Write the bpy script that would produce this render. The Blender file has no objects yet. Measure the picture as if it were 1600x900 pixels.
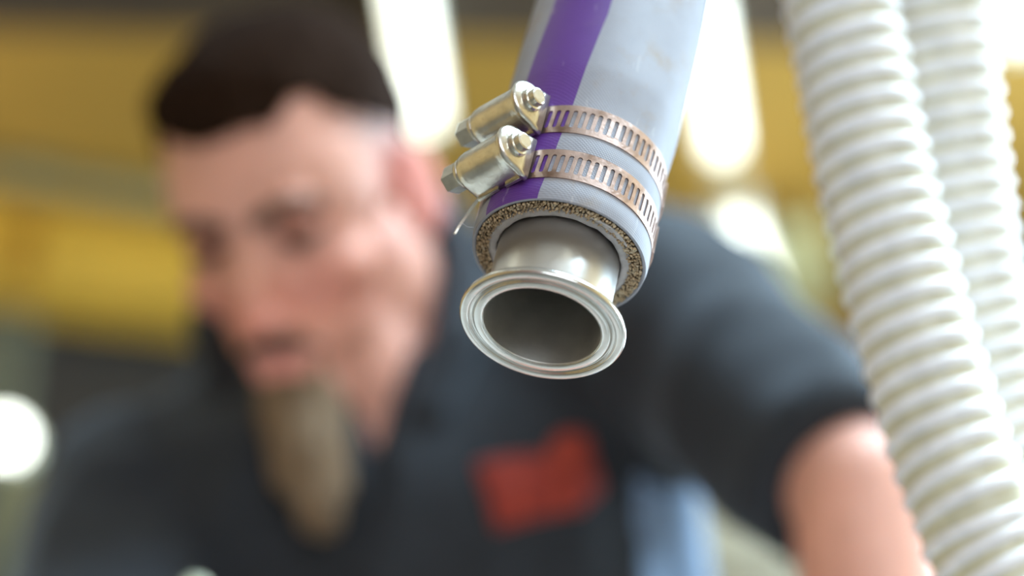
import bpy, bmesh, math, random
from mathutils import Vector, Matrix, noise
from mathutils.bvhtree import BVHTree
R = math.radians
V = Vector
random.seed(7)

# ------------------------------------------------------------------ camera, world, lights, exposure
scene = bpy.context.scene
col = scene.collection
PITCH = R(25)
CAM = V((0, 0, 0.9))
LENS = 70.0
FPX = LENS / 36 * 1600
FOCUS = 0.60
XA = V((1, 0, 0)); FA = V((0, math.cos(PITCH), math.sin(PITCH))); UA = V((0, -math.sin(PITCH), math.cos(PITCH)))
cd = bpy.data.cameras.new('camera'); cam = bpy.data.objects.new('camera', cd); col.objects.link(cam)
cam.location = CAM; cam.rotation_euler = (math.pi/2 + PITCH, 0, 0)
cd.lens = LENS; cd.sensor_width = 36; cd.clip_start = 0.02
cd.dof.use_dof = True; cd.dof.focus_distance = FOCUS; cd.dof.aperture_fstop = 3.2
scene.camera = cam
scene.view_settings.view_transform = 'Standard'; scene.view_settings.look = 'None'
scene.view_settings.gamma = 1.0; scene.view_settings.use_curve_mapping = False
scene.view_settings.exposure = -0.15
w = bpy.data.worlds.new('sky'); scene.world = w; w.use_nodes = True
w.node_tree.nodes['Background'].inputs[0].default_value = (0.75, 0.87, 1.0, 1)
w.node_tree.nodes['Background'].inputs[1].default_value = 1.2

def area(name, loc, target, sx, sy, power, color):
    l = bpy.data.lights.new(name, 'AREA'); l.shape = 'RECTANGLE'; l.size = sx; l.size_y = sy
    l.energy = power; l.color = color
    o = bpy.data.objects.new(name, l); col.objects.link(o); o.location = loc
    o.rotation_euler = (V(target) - V(loc)).to_track_quat('-Z', 'Y').to_euler()
    return o
# daylight outside the two window openings
area('daylight_right', (3.05, 3.1, 1.85), (0, 1.2, 1.5), 3.4, 1.8, 600, (0.66, 0.83, 1.0))
area('daylight_skylight', (1.3, .8, 3.62), (1.3, .8, 0), 1.6, 1.7, 430, (0.66, 0.83, 1.0))
area('daylight_rear', (1.1, -3.4, 2.0), (0.2, 1, 1.5), 3.0, 1.8, 165, (0.9, 0.94, 1.0))

def at(x, y, d):
    return CAM + FA*d + XA*((x-800)/FPX*d) + UA*((450-y)/FPX*d)
def at_z(x, y, z):
    r = FA + XA*((x-800)/FPX) + UA*((450-y)/FPX)
    return CAM + r*((z-CAM.z)/r.z)

# ------------------------------------------------------------------ materials
def srgb(r, g, b):
    f = lambda c: (c/255/12.92) if c/255 <= .04045 else ((c/255+.055)/1.055)**2.4
    return (f(r), f(g), f(b), 1)
def mat(name, color, rough=.6, metal=0.0, var=.12, scale=30.0, bump=0.0, bscale=200.0, spec=.5, stretch=None, second=None, sec_scale=6.0, sec_lo=.5, sec_hi=.65):
    m = bpy.data.materials.new(name); m.use_nodes = True
    nt = m.node_tree; N = nt.nodes; L = nt.links
    b = N['Principled BSDF']; b.inputs['Roughness'].default_value = rough; b.inputs['Metallic'].default_value = metal
    b.inputs['Specular IOR Level'].default_value = spec
    tc = N.new('ShaderNodeTexCoord'); mp = N.new('ShaderNodeMapping'); L.new(tc.outputs['Object'], mp.inputs[0])
    if stretch: mp.inputs['Scale'].default_value = stretch
    n = N.new('ShaderNodeTexNoise'); n.inputs['Scale'].default_value = scale; n.inputs['Detail'].default_value = 5
    L.new(mp.outputs[0], n.inputs['Vector'])
    mr = N.new('ShaderNodeMapRange'); mr.inputs['From Min'].default_value = .3; mr.inputs['From Max'].default_value = .7
    mr.inputs['To Min'].default_value = 1-var; mr.inputs['To Max'].default_value = 1+var
    L.new(n.outputs[0], mr.inputs[0])
    mx = N.new('ShaderNodeMix'); mx.data_type = 'RGBA'; mx.blend_type = 'MULTIPLY'; mx.inputs['Factor'].default_value = 1
    mx.inputs['A'].default_value = color
    L.new(mr.outputs[0], mx.inputs['B'])
    out = mx.outputs['Result']
    if second:
        n2 = N.new('ShaderNodeTexNoise'); n2.inputs['Scale'].default_value = sec_scale; n2.inputs['Detail'].default_value = 6
        L.new(mp.outputs[0], n2.inputs['Vector'])
        r2 = N.new('ShaderNodeMapRange'); r2.inputs['From Min'].default_value = sec_lo; r2.inputs['From Max'].default_value = sec_hi
        L.new(n2.outputs[0], r2.inputs[0])
        m2 = N.new('ShaderNodeMix'); m2.data_type = 'RGBA'; L.new(r2.outputs[0], m2.inputs['Factor'])
        L.new(out, m2.inputs['A']); m2.inputs['B'].default_value = second
        out = m2.outputs['Result']
    L.new(out, b.inputs['Base Color'])
    if bump:
        bn = N.new('ShaderNodeTexNoise'); bn.inputs['Scale'].default_value = bscale; bn.inputs['Detail'].default_value = 4
        L.new(mp.outputs[0], bn.inputs['Vector'])
        bp = N.new('ShaderNodeBump'); bp.inputs['Strength'].default_value = bump; bp.inputs['Distance'].default_value = .001
        L.new(bn.outputs[0], bp.inputs['Height']); L.new(bp.outputs[0], b.inputs['Normal'])
    return m
def emit_mat(name, color, strength):
    m = bpy.data.materials.new(name); m.use_nodes = True; nt = m.node_tree
    b = nt.nodes['Principled BSDF']; b.inputs['Base Color'].default_value = (.9, .9, .88, 1)
    b.inputs['Emission Color'].default_value = color; b.inputs['Emission Strength'].default_value = strength
    return m
M = {}
M['ceiling'] = mat('ochre_ceiling', srgb(162, 124, 46), .7, var=.06, scale=2)
M['ceiling_near'] = mat('off_white_ceiling', srgb(205, 200, 192), .8, var=.05, scale=2)
M['wall_back'] = mat('dark_wall', srgb(44, 38, 30), .8, var=.15, scale=3)
M['wall_side'] = mat('tan_wall', srgb(205, 172, 120), .8, var=.08, scale=3)
M['wall_rear'] = mat('brick_red_wall', srgb(190, 150, 138), .8, var=.15, scale=4)
M['floor'] = mat('concrete', srgb(120, 116, 108), .6, var=.12, scale=3)
M['frame'] = mat('window_frame', srgb(215, 215, 212), .5, var=.04)
M['joist'] = mat('dark_joist', srgb(60, 45, 26), .7, var=.2, scale=8, stretch=(1, 1, 6))
M['yellow'] = mat('yellow_paint', srgb(198, 158, 56), .5, var=.08, scale=6)
M['duct'] = mat('grey_green_pipe', srgb(118, 112, 78), .55, var=.08)
M['post'] = mat('grey_green_paint', srgb(84, 84, 66), .6, var=.1)
M['tank'] = mat('cream_tank', srgb(146, 137, 114), .5, var=.06, scale=4)
M['batten'] = mat('batten_white', srgb(225, 226, 205), .5, var=.03)
M['tube'] = emit_mat('fluorescent', (.96, 1.0, .84, 1), 4.0)
M['added_uplight'] = emit_mat('added_uplight', (1.0, .93, .74, 1), 44)  # strong glow added to lift the ceiling and beam at the left
M['added_uplight_dim'] = emit_mat('added_uplight_dim', (.98, 1.0, .88, 1), 4)
M['lamp'] = emit_mat('lamp_glass', (.95, 1.0, .9, 1), 9)
M['steel'] = mat('stainless', srgb(204, 201, 196), .2, 1.0, var=.06, scale=60, bump=.06, bscale=260)
M['steel_neck'] = mat('stainless_neck', srgb(204, 200, 196), .32, 1.0, var=.06, scale=60, bump=.06, bscale=260)
M['steel_in'] = mat('stainless_inner', srgb(226, 222, 216), .48, 1.0, var=.14, scale=90, bump=.1, bscale=300)
M['clamp'] = mat('clamp_steel', srgb(206, 201, 190), .28, 1.0, var=.12, scale=260, bump=.12, bscale=700, second=srgb(140, 126, 108), sec_scale=130, sec_lo=.6, sec_hi=.8)
M['band'] = mat('band_steel', srgb(186, 160, 149), .34, 1.0, var=.12, scale=300, bump=.12, bscale=800, second=srgb(120, 92, 74), sec_scale=110, sec_lo=.52, sec_hi=.72)
M['bench'] = mat('bench_laminate', srgb(214, 212, 206), .4, 0, var=.05)
M['bench_leg'] = mat('bench_leg', srgb(90, 92, 95), .5, .6)
M['hair'] = mat('hair', srgb(34, 21, 13), 1.0, var=.35, scale=160, bump=.8, bscale=300, spec=.05)
M['beard'] = mat('beard', srgb(104, 83, 60), .9, var=.35, scale=180, bump=.9, bscale=350, stretch=(1, 1, .3))
M['brow'] = mat('brow', srgb(70, 48, 32), .8, var=.3, scale=200)
M['eye'] = mat('eye_white', srgb(140, 120, 112), .3, var=.02)
M['iris'] = mat('iris', srgb(48, 40, 34), .25, var=.1)
M['shirt'] = mat('charcoal_shirt', srgb(38, 40, 44), .85, var=.12, scale=60, bump=.3, bscale=900, spec=.25)
sb = M['shirt'].node_tree.nodes['Principled BSDF']; sb.inputs['Sheen Weight'].default_value = .2; sb.inputs['Sheen Roughness'].default_value = .4; sb.inputs['Sheen Tint'].default_value = (.74, .86, 1, 1)
M['patch'] = mat('red_embroidery', srgb(134, 40, 24), .85, var=.2, scale=200, bump=.5, bscale=900)
M['patch2'] = mat('orange_embroidery', srgb(150, 50, 30), .85, var=.15, scale=200, bump=.5, bscale=900)
M['strip'] = mat('grey_blue_cloth', srgb(112, 132, 158), .85, var=.08, scale=60, bump=.3, bscale=900, spec=.25)
M['jeans'] = mat('jeans', srgb(48, 56, 74), .85, var=.15, scale=50)
M['boot'] = mat('boot', srgb(60, 44, 34), .6, var=.15)
M['knob'] = mat('pale_knob', srgb(196, 200, 172), .4, var=.05)

# skin: base colour, with lips / stubble / flush and painted eye-socket shade held in a colour attribute
def skin_mat():
    m = mat('skin', srgb(206, 148, 128), .55, var=.08, scale=40, bump=.12, bscale=500)
    nt = m.node_tree; N = nt.nodes; L = nt.links; b = N['Principled BSDF']
    src = b.inputs['Base Color'].links[0].from_socket
    a = N.new('ShaderNodeVertexColor'); a.layer_name = 'tint'
    mx = N.new('ShaderNodeMix'); mx.data_type = 'RGBA'; mx.blend_type = 'MULTIPLY'; mx.inputs['Factor'].default_value = 1
    L.new(src, mx.inputs['A']); L.new(a.outputs['Color'], mx.inputs['B']); L.new(mx.outputs['Result'], b.inputs['Base Color'])
    b.inputs['Subsurface Weight'].default_value = .12; b.inputs['Subsurface Radius'].default_value = (.012, .005, .003)
    b.inputs['Subsurface Scale'].default_value = .6
    return m
M['skin'] = skin_mat()

def glass_mat():
    m = bpy.data.materials.new('window_glass'); m.use_nodes = True; nt = m.node_tree; N = nt.nodes; L = nt.links
    N.remove(N['Principled BSDF'])
    t = N.new('ShaderNodeBsdfTransparent'); t.inputs[0].default_value = (.93, .97, .97, 1)
    g = N.new('ShaderNodeBsdfGlossy'); g.inputs['Roughness'].default_value = .03
    x = N.new('ShaderNodeMixShader'); x.inputs[0].default_value = .07
    L.new(t.outputs[0], x.inputs[1]); L.new(g.outputs[0], x.inputs[2]); L.new(x.outputs[0], N['Material Output'].inputs[0])
    return m
M['glass'] = glass_mat()

# grey rubber: faint fabric imprint, brown smudges, pale scuffs
def rubber(name, color, smudge):
    m = mat(name, color, .55, var=.05, scale=120, spec=.35)
    nt = m.node_tree; N = nt.nodes; L = nt.links; b = N['Principled BSDF']
    src = b.inputs['Base Color'].links[0].from_socket
    tc = N.new('ShaderNodeTexCoord')
    n = N.new('ShaderNodeTexNoise'); n.inputs['Scale'].default_value = 55; n.inputs['Detail'].default_value = 8; n.inputs['Roughness'].default_value = .65
    L.new(tc.outputs['Object'], n.inputs['Vector'])
    mr = N.new('ShaderNodeMapRange'); mr.inputs['From Min'].default_value = .54; mr.inputs['From Max'].default_value = .74; mr.inputs['To Max'].default_value = smudge
    L.new(n.outputs[0], mr.inputs[0])
    mx = N.new('ShaderNodeMix'); mx.data_type = 'RGBA'; L.new(mr.outputs[0], mx.inputs['Factor']); L.new(src, mx.inputs['A'])
    mx.inputs['B'].default_value = srgb(140, 124, 108)
    n2 = N.new('ShaderNodeTexNoise'); n2.inputs['Scale'].default_value = 240; n2.inputs['Detail'].default_value = 6
    mp = N.new('ShaderNodeMapping'); mp.inputs['Scale'].default_value = (1, 1, .22); L.new(tc.outputs['Object'], mp.inputs[0]); L.new(mp.outputs[0], n2.inputs['Vector'])
    mr2 = N.new('ShaderNodeMapRange'); mr2.inputs['From Min'].default_value = .66; mr2.inputs['From Max'].default_value = .74; mr2.inputs['To Max'].default_value = .35
    L.new(n2.outputs[0], mr2.inputs[0])
    mx2 = N.new('ShaderNodeMix'); mx2.data_type = 'RGBA'; L.new(mr2.outputs[0], mx2.inputs['Factor']); L.new(mx.outputs['Result'], mx2.inputs['A'])
    mx2.inputs['B'].default_value = srgb(206, 200, 200)
    L.new(mx2.outputs['Result'], b.inputs['Base Color'])
    wv = N.new('ShaderNodeTexWave'); wv.inputs['Scale'].default_value = 520; wv.bands_direction = 'DIAGONAL'; wv.inputs['Distortion'].default_value = .4
    L.new(tc.outputs['Object'], wv.inputs['Vector'])
    wv2 = N.new('ShaderNodeTexWave'); wv2.inputs['Scale'].default_value = 420; wv2.bands_direction = 'Z'; L.new(tc.outputs['Object'], wv2.inputs['Vector'])
    ad = N.new('ShaderNodeMath'); ad.operation = 'ADD'; L.new(wv.outputs['Fac'], ad.inputs[0]); L.new(wv2.outputs['Fac'], ad.inputs[1])
    bp = N.new('ShaderNodeBump'); bp.inputs['Strength'].default_value = .14; bp.inputs['Distance'].default_value = .0003
    L.new(ad.outputs[0], bp.inputs['Height']); L.new(bp.outputs[0], b.inputs['Normal'])
    return m
M['rubber'] = rubber('grey_rubber', srgb(141, 141, 149), .8)
M['purple'] = rubber('purple_rubber', srgb(86, 44, 126), .12)
pb = M['purple'].node_tree.nodes['Principled BSDF']; pb.inputs['Roughness'].default_value = .45; pb.inputs['Specular IOR Level'].default_value = .5
M['liner'] = mat('white_liner', srgb(178, 172, 172), .7, var=.12, scale=300, bump=.5, bscale=600)
M['braid'] = mat('tan_braid', srgb(176, 152, 122), .85, var=.5, scale=700, second=srgb(206, 192, 168), sec_scale=420, sec_lo=.5, sec_hi=.7)
M['braid_dark'] = mat('dark_braid', srgb(98, 82, 62), .9, var=.3, scale=500)

def pvc(name, color, trans):
    m = bpy.data.materials.new(name); m.use_nodes = True; nt = m.node_tree; N = nt.nodes; L = nt.links
    b = N['Principled BSDF']; b.inputs['Base Color'].default_value = color; b.inputs['Roughness'].default_value = .35
    n = N.new('ShaderNodeTexNoise'); n.inputs['Scale'].default_value = 90; tc = N.new('ShaderNodeTexCoord'); L.new(tc.outputs['Object'], n.inputs['Vector'])
    mr = N.new('ShaderNodeMapRange'); mr.inputs['From Min'].default_value = .3; mr.inputs['From Max'].default_value = .7; mr.inputs['To Min'].default_value = .9; mr.inputs['To Max'].default_value = 1.08
    L.new(n.outputs[0], mr.inputs[0])
    mx = N.new('ShaderNodeMix'); mx.data_type = 'RGBA'; mx.blend_type = 'MULTIPLY'; mx.inputs['Factor'].default_value = 1
    mx.inputs['A'].default_value = color; L.new(mr.outputs[0], mx.inputs['B']); L.new(mx.outputs['Result'], b.inputs['Base Color'])
    t = N.new('ShaderNodeBsdfTranslucent'); L.new(mx.outputs['Result'], t.inputs[0])
    x = N.new('ShaderNodeMixShader'); x.inputs[0].default_value = trans
    L.new(b.outputs[0], x.inputs[1]); L.new(t.outputs[0], x.inputs[2]); L.new(x.outputs[0], N['Material Output'].inputs[0])
    return m
M['pvc_wall'] = pvc('translucent_pvc', srgb(222, 216, 192), .35)
M['pvc_rib'] = pvc('white_pvc', srgb(240, 239, 243), .1)

# ------------------------------------------------------------------ mesh helpers
def link(name, me, parent=None, m=None, smooth=True):
    if m is not None:
        me.materials.clear(); me.materials.append(m)
    if smooth:
        me.polygons.foreach_set('use_smooth', [True]*len(me.polygons))
    o = bpy.data.objects.new(name, me); col.objects.link(o)
    if parent: o.parent = parent
    return o
def mk(name, vf, m, parent=None, smooth=False, off=None):
    vs, fs = vf
    if off is not None: vs = [V(v) - off for v in vs]
    me = bpy.data.meshes.new(name); me.from_pydata([tuple(v) for v in vs], [], fs); me.update()
    bm = bmesh.new(); bm.from_mesh(me); bmesh.ops.recalc_face_normals(bm, faces=bm.faces); bm.to_mesh(me); bm.free()
    return link(name, me, parent, m, smooth)
def join(*parts):
    vs, fs = [], []
    for v, f in parts:
        o = len(vs); vs += list(v); fs += [tuple(i+o for i in q) for q in f]
    return vs, fs
def box(c, s, rot=None):
    c = V(c); vs = []
    for x in (-.5, .5):
        for y in (-.5, .5):
            for z in (-.5, .5):
                p = V((x*s[0], y*s[1], z*s[2]))
                vs.append(c + (rot @ p if rot else p))
    return vs, [(0,1,3,2), (4,6,7,5), (0,4,5,1), (2,3,7,6), (0,2,6,4), (1,5,7,3)]
def loft(rings, closed=True, caps=True):
    vs, fs = [], []; n = len(rings[0])
    for r in rings: vs += list(r)
    for i in range(len(rings)-1):
        for j in range(n if closed else n-1):
            k = (j+1) % n
            fs.append((i*n+j, i*n+k, (i+1)*n+k, (i+1)*n+j))
    if caps:
        fs.append(tuple(range(n))[::-1]); fs.append(tuple((len(rings)-1)*n+j for j in range(n)))
    return vs, fs
def lathe(prof, seg=64, closed=True):
    """profile of (r, z) spun about local z; a closed profile makes a ring solid"""
    vs, fs = [], []; n = len(prof)
    for k in range(seg):
        a = 2*math.pi*k/seg
        for r, z in prof: vs.append(V((r*math.cos(a), r*math.sin(a), z)))
    for k in range(seg):
        q = (k+1) % seg
        for j in range(n if closed else n-1):
            i = (j+1) % n
            fs.append((k*n+j, q*n+j, q*n+i, k*n+i))
    return vs, fs
def ellipsoid(c, r, rot=None, seg=20, rings=12):
    c = V(c); rr = []
    for i in range(rings+1):
        t = math.pi*(.02 + .96*i/rings)
        rr.append([c + (rot @ p if rot else p) for p in [V((r[0]*math.sin(t)*math.cos(2*math.pi*j/seg), r[1]*math.sin(t)*math.sin(2*math.pi*j/seg), r[2]*math.cos(t))) for j in range(seg)]])
    return loft(rr)
def frame_of(d):
    d = V(d).normalized(); a = V((0, 0, 1)) if abs(d.z) < .9 else V((1, 0, 0))
    x = a.cross(d).normalized(); return x, d.cross(x), d
def capsule(p0, p1, r0, r1, seg=16, hem=6):
    p0, p1 = V(p0), V(p1); x, y, d = frame_of(p1-p0); rr = []
    for i in range(hem+1):
        t = math.pi/2*(.06 + .94*i/hem)
        rr.append((p0 - d*r0*math.cos(t), r0*math.sin(t)))
    for i in range(hem+1):
        t = math.pi/2*(.06 + .94*(1-i/hem))
        rr.append((p1 + d*r1*math.cos(t), r1*math.sin(t)))
    return loft([[c + (x*math.cos(2*math.pi*j/seg) + y*math.sin(2*math.pi*j/seg))*r for j in range(seg)] for c, r in rr])
def cyl(p0, p1, r0, r1=None, seg=20):
    p0, p1 = V(p0), V(p1); r1 = r0 if r1 is None else r1; x, y, d = frame_of(p1-p0)
    return loft([[c + (x*math.cos(2*math.pi*j/seg) + y*math.sin(2*math.pi*j/seg))*r for j in range(seg)] for c, r in ((p0, r0), (p1, r1))])
def remesh(parts, voxel, smooth_it=6, fac=.5):
    vs, fs = join(*parts)
    me = bpy.data.meshes.new('tmp'); me.from_pydata([tuple(v) for v in vs], [], fs); me.update()
    bm = bmesh.new(); bm.from_mesh(me); bmesh.ops.recalc_face_normals(bm, faces=bm.faces); bm.to_mesh(me); bm.free()
    o = bpy.data.objects.new('tmp', me); col.objects.link(o)
    r = o.modifiers.new('r', 'REMESH'); r.mode = 'VOXEL'; r.voxel_size = voxel
    s = o.modifiers.new('s', 'SMOOTH'); s.iterations = smooth_it; s.factor = fac
    dg = bpy.context.evaluated_depsgraph_get(); dg.update()
    out = bpy.data.meshes.new_from_object(o.evaluated_get(dg))
    bpy.data.objects.remove(o); bpy.data.meshes.remove(me)
    return out
def displace(me, fn):
    """move each vertex along its (undisturbed) normal by fn(co)"""
    nr = [v.normal.copy() for v in me.vertices]
    for v, n in zip(me.vertices, nr): v.co += n*fn(v.co)
def catmull(pts, n):
    out = []; P = [V(p) for p in pts]; P = [2*P[0]-P[1]] + P + [2*P[-1]-P[-2]]
    for i in range(1, len(P)-2):
        for k in range(n):
            t = k/n
            out.append(.5*((2*P[i]) + (P[i+1]-P[i-1])*t + (2*P[i-1]-5*P[i]+4*P[i+1]-P[i+2])*t*t + (3*P[i]-P[i-1]-3*P[i+1]+P[i+2])*t**3))
    out.append(P[-2]); return out
def resample(pts, step):
    L = [0]
    for a, b in zip(pts, pts[1:]): L.append(L[-1] + (b-a).length)
    n = max(2, int(L[-1]/step)); out = []; i = 0
    for k in range(n+1):
        s = L[-1]*k/n
        while i < len(L)-2 and L[i+1] < s: i += 1
        out.append(pts[i].lerp(pts[i+1], (s-L[i])/max(1e-9, L[i+1]-L[i])))
    return out
def frames(path, x0):
    """parallel-transported frames"""
    out = []; x = V(x0)
    for i, p in enumerate(path):
        t = (path[min(i+1, len(path)-1)] - path[max(i-1, 0)]).normalized()
        x = (x - t*x.dot(t)).normalized(); out.append((p, x, t.cross(x), t))
    return out
def tube(path, r, seg=16, x0=(1, 0, .01)):
    return loft([[p + (x*math.cos(2*math.pi*j/seg) + y*math.sin(2*math.pi*j/seg))*r for j in range(seg)] for p, x, y, t in frames(path, x0)])
def tag(o, label=None, cat=None, group=None, kind=None):
    if label: o['label'] = label
    if cat: o['category'] = cat
    if group: o['group'] = group
    if kind: o['kind'] = kind
    return o
def empty(name, loc=(0, 0, 0), mw=None):
    o = bpy.data.objects.new(name, None); col.objects.link(o); o.empty_display_size = .05
    if mw is not None: o.matrix_world = mw
    else: o.location = loc
    return o

# ------------------------------------------------------------------ the room
CEIL = 3.4
XL, XR, YR = -3.2, 2.8, -3.0
def yb(x): return 5.25 + (x + 1.35)*.325        # the back wall runs at a slant
T = .12
def prism(poly, z0, z1):
    n = len(poly); vs = [V((x, y, z0)) for x, y in poly] + [V((x, y, z1)) for x, y in poly]
    return vs, [tuple(range(n))[::-1], tuple(range(n, 2*n))] + [(i, (i+1) % n, n+(i+1) % n, n+i) for i in range(n)]
room = [(XL-T, YR-T), (XR+T, YR-T), (XR+T, yb(XR+T)+T), (XL-T, yb(XL-T)+T)]
tag(mk('floor', prism(room, -.1, 0), M['floor']), kind='structure')
YJ = 3.5                                          # the joist divides the ceiling
KX0, KX1, KY0, KY1 = .5, 2.1, -.05, 1.65             # skylight
def slab(x0, x1, y0, y1): return prism([(x0, y0), (x1, y0), (x1, y1), (x0, y1)], CEIL, CEIL+.1)
tag(mk('ceiling', join(slab(XL-T, KX0, YR-T, YJ), slab(KX1, XR+T, YR-T, YJ), slab(KX0, KX1, YR-T, KY0), slab(KX0, KX1, KY1, YJ)), M['ceiling_near']), kind='structure')
tag(mk('ceiling', prism([(XL-T, YJ), (XR+T, YJ), room[2], room[3]], CEIL, CEIL+.1), M['ceiling']), kind='structure')
tag(mk('wall_back', prism([(XL, yb(XL)), (XR, yb(XR)), (XR, yb(XR)+T), (XL, yb(XL)+T)], 0, CEIL), M['wall_back']), kind='structure')
tag(mk('wall_left', prism([(XL-T, YR), (XL, YR), (XL, yb(XL)), (XL-T, yb(XL-T))], 0, CEIL), M['wall_side']), kind='structure')
def wall_open(name, axis, pos, a0, a1, o0, o1, z0, z1, m):
    def b(u0, u1, v0, v1):
        if axis == 'x': return box((pos, (u0+u1)/2, (v0+v1)/2), (T, u1-u0, v1-v0))
        return box(((u0+u1)/2, pos, (v0+v1)/2), (u1-u0, T, v1-v0))
    tag(mk(name, join(b(a0, o0, 0, CEIL), b(o1, a1, 0, CEIL), b(o0, o1, 0, z0), b(o0, o1, z1, CEIL)), m), kind='structure')
def window(name, axis, pos, o0, o1, z0, z1, nu, nv):
    def b(u0, u1, v0, v1, t):
        if axis == 'x': return box((pos, (u0+u1)/2, (v0+v1)/2), (t, u1-u0, v1-v0))
        return box(((u0+u1)/2, pos, (v0+v1)/2), (u1-u0, t, v1-v0))
    fw = .05; bars = [b(o0, o0+fw, z0, z1, .08), b(o1-fw, o1, z0, z1, .08), b(o0, o1, z0, z0+fw, .08), b(o0, o1, z1-fw, z1, .08)]
    us = [o0 + (o1-o0)*k/nu for k in range(nu+1)]; vs = [z0 + (z1-z0)*k/nv for k in range(nv+1)]
    bars += [b(u-.02, u+.02, z0, z1, .06) for u in us[1:-1]] + [b(o0, o1, v-.02, v+.02, .06) for v in vs[1:-1]]
    f = tag(mk(name, join(*bars), M['frame']), kind='structure')
    for i in range(nu):
        for j in range(nv):
            mk('pane', b(us[i]+.02, us[i+1]-.02, vs[j]+.02, vs[j+1]-.02, .006), M['glass'], f)
wall_open('wall_right', 'x', XR+T/2, YR, yb(XR), 1.3, 5.0, .9, 2.8, M['wall_side'])
window('window_1', 'x', XR+T/2, 1.3, 5.0, .9, 2.8, 4, 2)
wall_open('wall_rear', 'y', YR-T/2, XL, XR, -.5, 2.7, 1.1, 2.9, M['wall_rear'])
window('window_2', 'y', YR-T/2, -.5, 2.7, 1.1, 2.9, 5, 2)

bars = [box(((KX0+KX1)/2, y, CEIL+.05), (KX1-KX0, .05, .1)) for y in (KY0+.025, KY1-.025)] + [box((x, (KY0+KY1)/2, CEIL+.05), (.05, KY1-KY0, .1)) for x in (KX0+.025, KX1-.025)]
bars.append(box(((KX0+KX1)/2, (KY0+KY1)/2, CEIL+.05), (.04, KY1-KY0, .08)))
sky_f = tag(mk('window_3', join(*bars), M['frame']), kind='structure')
for x0 in (KX0, (KX0+KX1)/2): mk('pane', box((x0 + (KX1-KX0)/4, (KY0+KY1)/2, CEIL+.06), ((KX1-KX0)/2-.06, KY1-KY0-.08, .006)), M['glass'], sky_f)
# dark joist crossing under the ceiling
j0, j1 = V((XL, 3.42, CEIL-.1)), V((XR, 3.6, CEIL-.1))
def bar_between(a, b, wd, ht):
    d = (b-a).normalized(); s = d.cross(V((0, 0, 1))).normalized(); u = s.cross(d)
    rr = []
    for p in (a, b): rr.append([p + s*x*wd/2 + u*y*ht/2 for x, y in ((-1,-1), (1,-1), (1,1), (-1,1))])
    return loft(rr)
tag(mk('trim_1', bar_between(j0, j1, .3, .2), M['joist']), kind='structure')

# yellow I-beam along the back of the ceiling
def line_y(px, py, z): return at_z(px, py, z)
a = at_z(0, 318, CEIL); b = at_z(240, 352, CEIL); d = (b-a); d.z = 0; d.normalize(); n = V((-d.y, d.x, 0))
B0 = a - d*1.2 + n*.09; B1 = a + d*3.2 + n*.09
BH = .25
root = empty('steel_beam', (B0.x, B0.y, CEIL-BH))
tag(root, 'yellow painted steel beam crossing under the ochre ceiling', 'beam')
o0 = V(root.location)
zc = V((0, 0, CEIL-BH/2)); f = lambda p, z: V((p.x, p.y, z))
mk('upper_flange', bar_between(f(B0, CEIL-.008), f(B1, CEIL-.008), .2, .016), M['yellow'], root, off=o0)
mk('web', bar_between(f(B0, CEIL-BH/2), f(B1, CEIL-BH/2), .03, BH-.032), M['yellow'], root, off=o0)
mk('lower_flange', bar_between(f(B0, CEIL-BH+.008), f(B1, CEIL-BH+.008), .2, .016), M['yellow'], root, off=o0)
for k in range(5):
    p = B0.lerp(B1, (k+.5)/5)
    mk('stiffener', bar_between(f(p-d*.006, CEIL-BH/2), f(p+d*.006, CEIL-BH/2), .17, BH-.033), M['yellow'], root, off=o0)

# grey-green conduit in front of the beam
a = at_z(0, 268, CEIL-.05); b = at_z(240, 308, CEIL-.05); d = (b-a).normalized()
P0, P1 = a - d*1.2, a + d*2.2
root = empty('ceiling_conduit', P0); tag(root, 'grey-green conduit running under the ceiling before the yellow beam', 'pipe')
mk('pipe', cyl(P0, P1, .042), M['duct'], root, True, off=P0)
for k in range(4):
    p = P0.lerp(P1, (k+.5)/4); mk('saddle', join(cyl(p-d*.02, p+d*.02, .047), box((p.x, p.y, CEIL-.004), (.12, .05, .008))), M['duct'], root, off=P0)

# ceiling battens, hung on rods
HB = 3.12
def batten(p, q, label): batten_w(at_z(p[0], p[1], HB), at_z(q[0], q[1], HB), label)
def batten_w(a, b, label, up='added_uplight_dim'):
    d = (b-a).normalized(); c = (a+b)/2; Ln = (b-a).length
    HZ = a.z
    root = empty('ceiling_batten', (c.x, c.y, HZ))
    root.rotation_euler = (0, 0, math.atan2(d.y, d.x))
    tag(root, label, 'light', 'fluorescent battens')
    mk('housing', box((0, 0, .045), (Ln+.04, .075, .045)), M['batten'], root)
    sec = [(.033*math.cos(t), -.034*math.sin(t)+.022) for t in [math.pi*k/10 for k in range(11)]]
    mk('diffuser', loft([[V((x, y, z)) for y, z in sec] for x in (-Ln/2, Ln/2)]), M['tube'], root, True)
    mk('added_uplight_strip', box((0, 0, .07), (Ln, .05, .006)), M[up], root)  # glowing top added to each batten to brighten the ceiling
    for s in (-1, 1):
        mk('end_cap', box((s*(Ln/2+.011), 0, .02), (.02, .074, .07)), M['batten'], root)
        mk('hanger_rod', cyl((s*Ln*.35, 0, .067), (s*Ln*.35, 0, CEIL-HZ), .004, seg=8), M['batten'], root)
batten((610, -150), (664, 192), 'bright fluorescent batten above and behind the man\'s ear')
batten((1090, -20), (1128, 235), 'bright fluorescent batten just right of the grey hose')
batten((1142, 335), (1188, 455), 'short fluorescent batten low behind the blue-lit shoulder')
batten((1545, -150), (1592, 60), 'fluorescent batten at the far right behind the white hoses')
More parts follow.
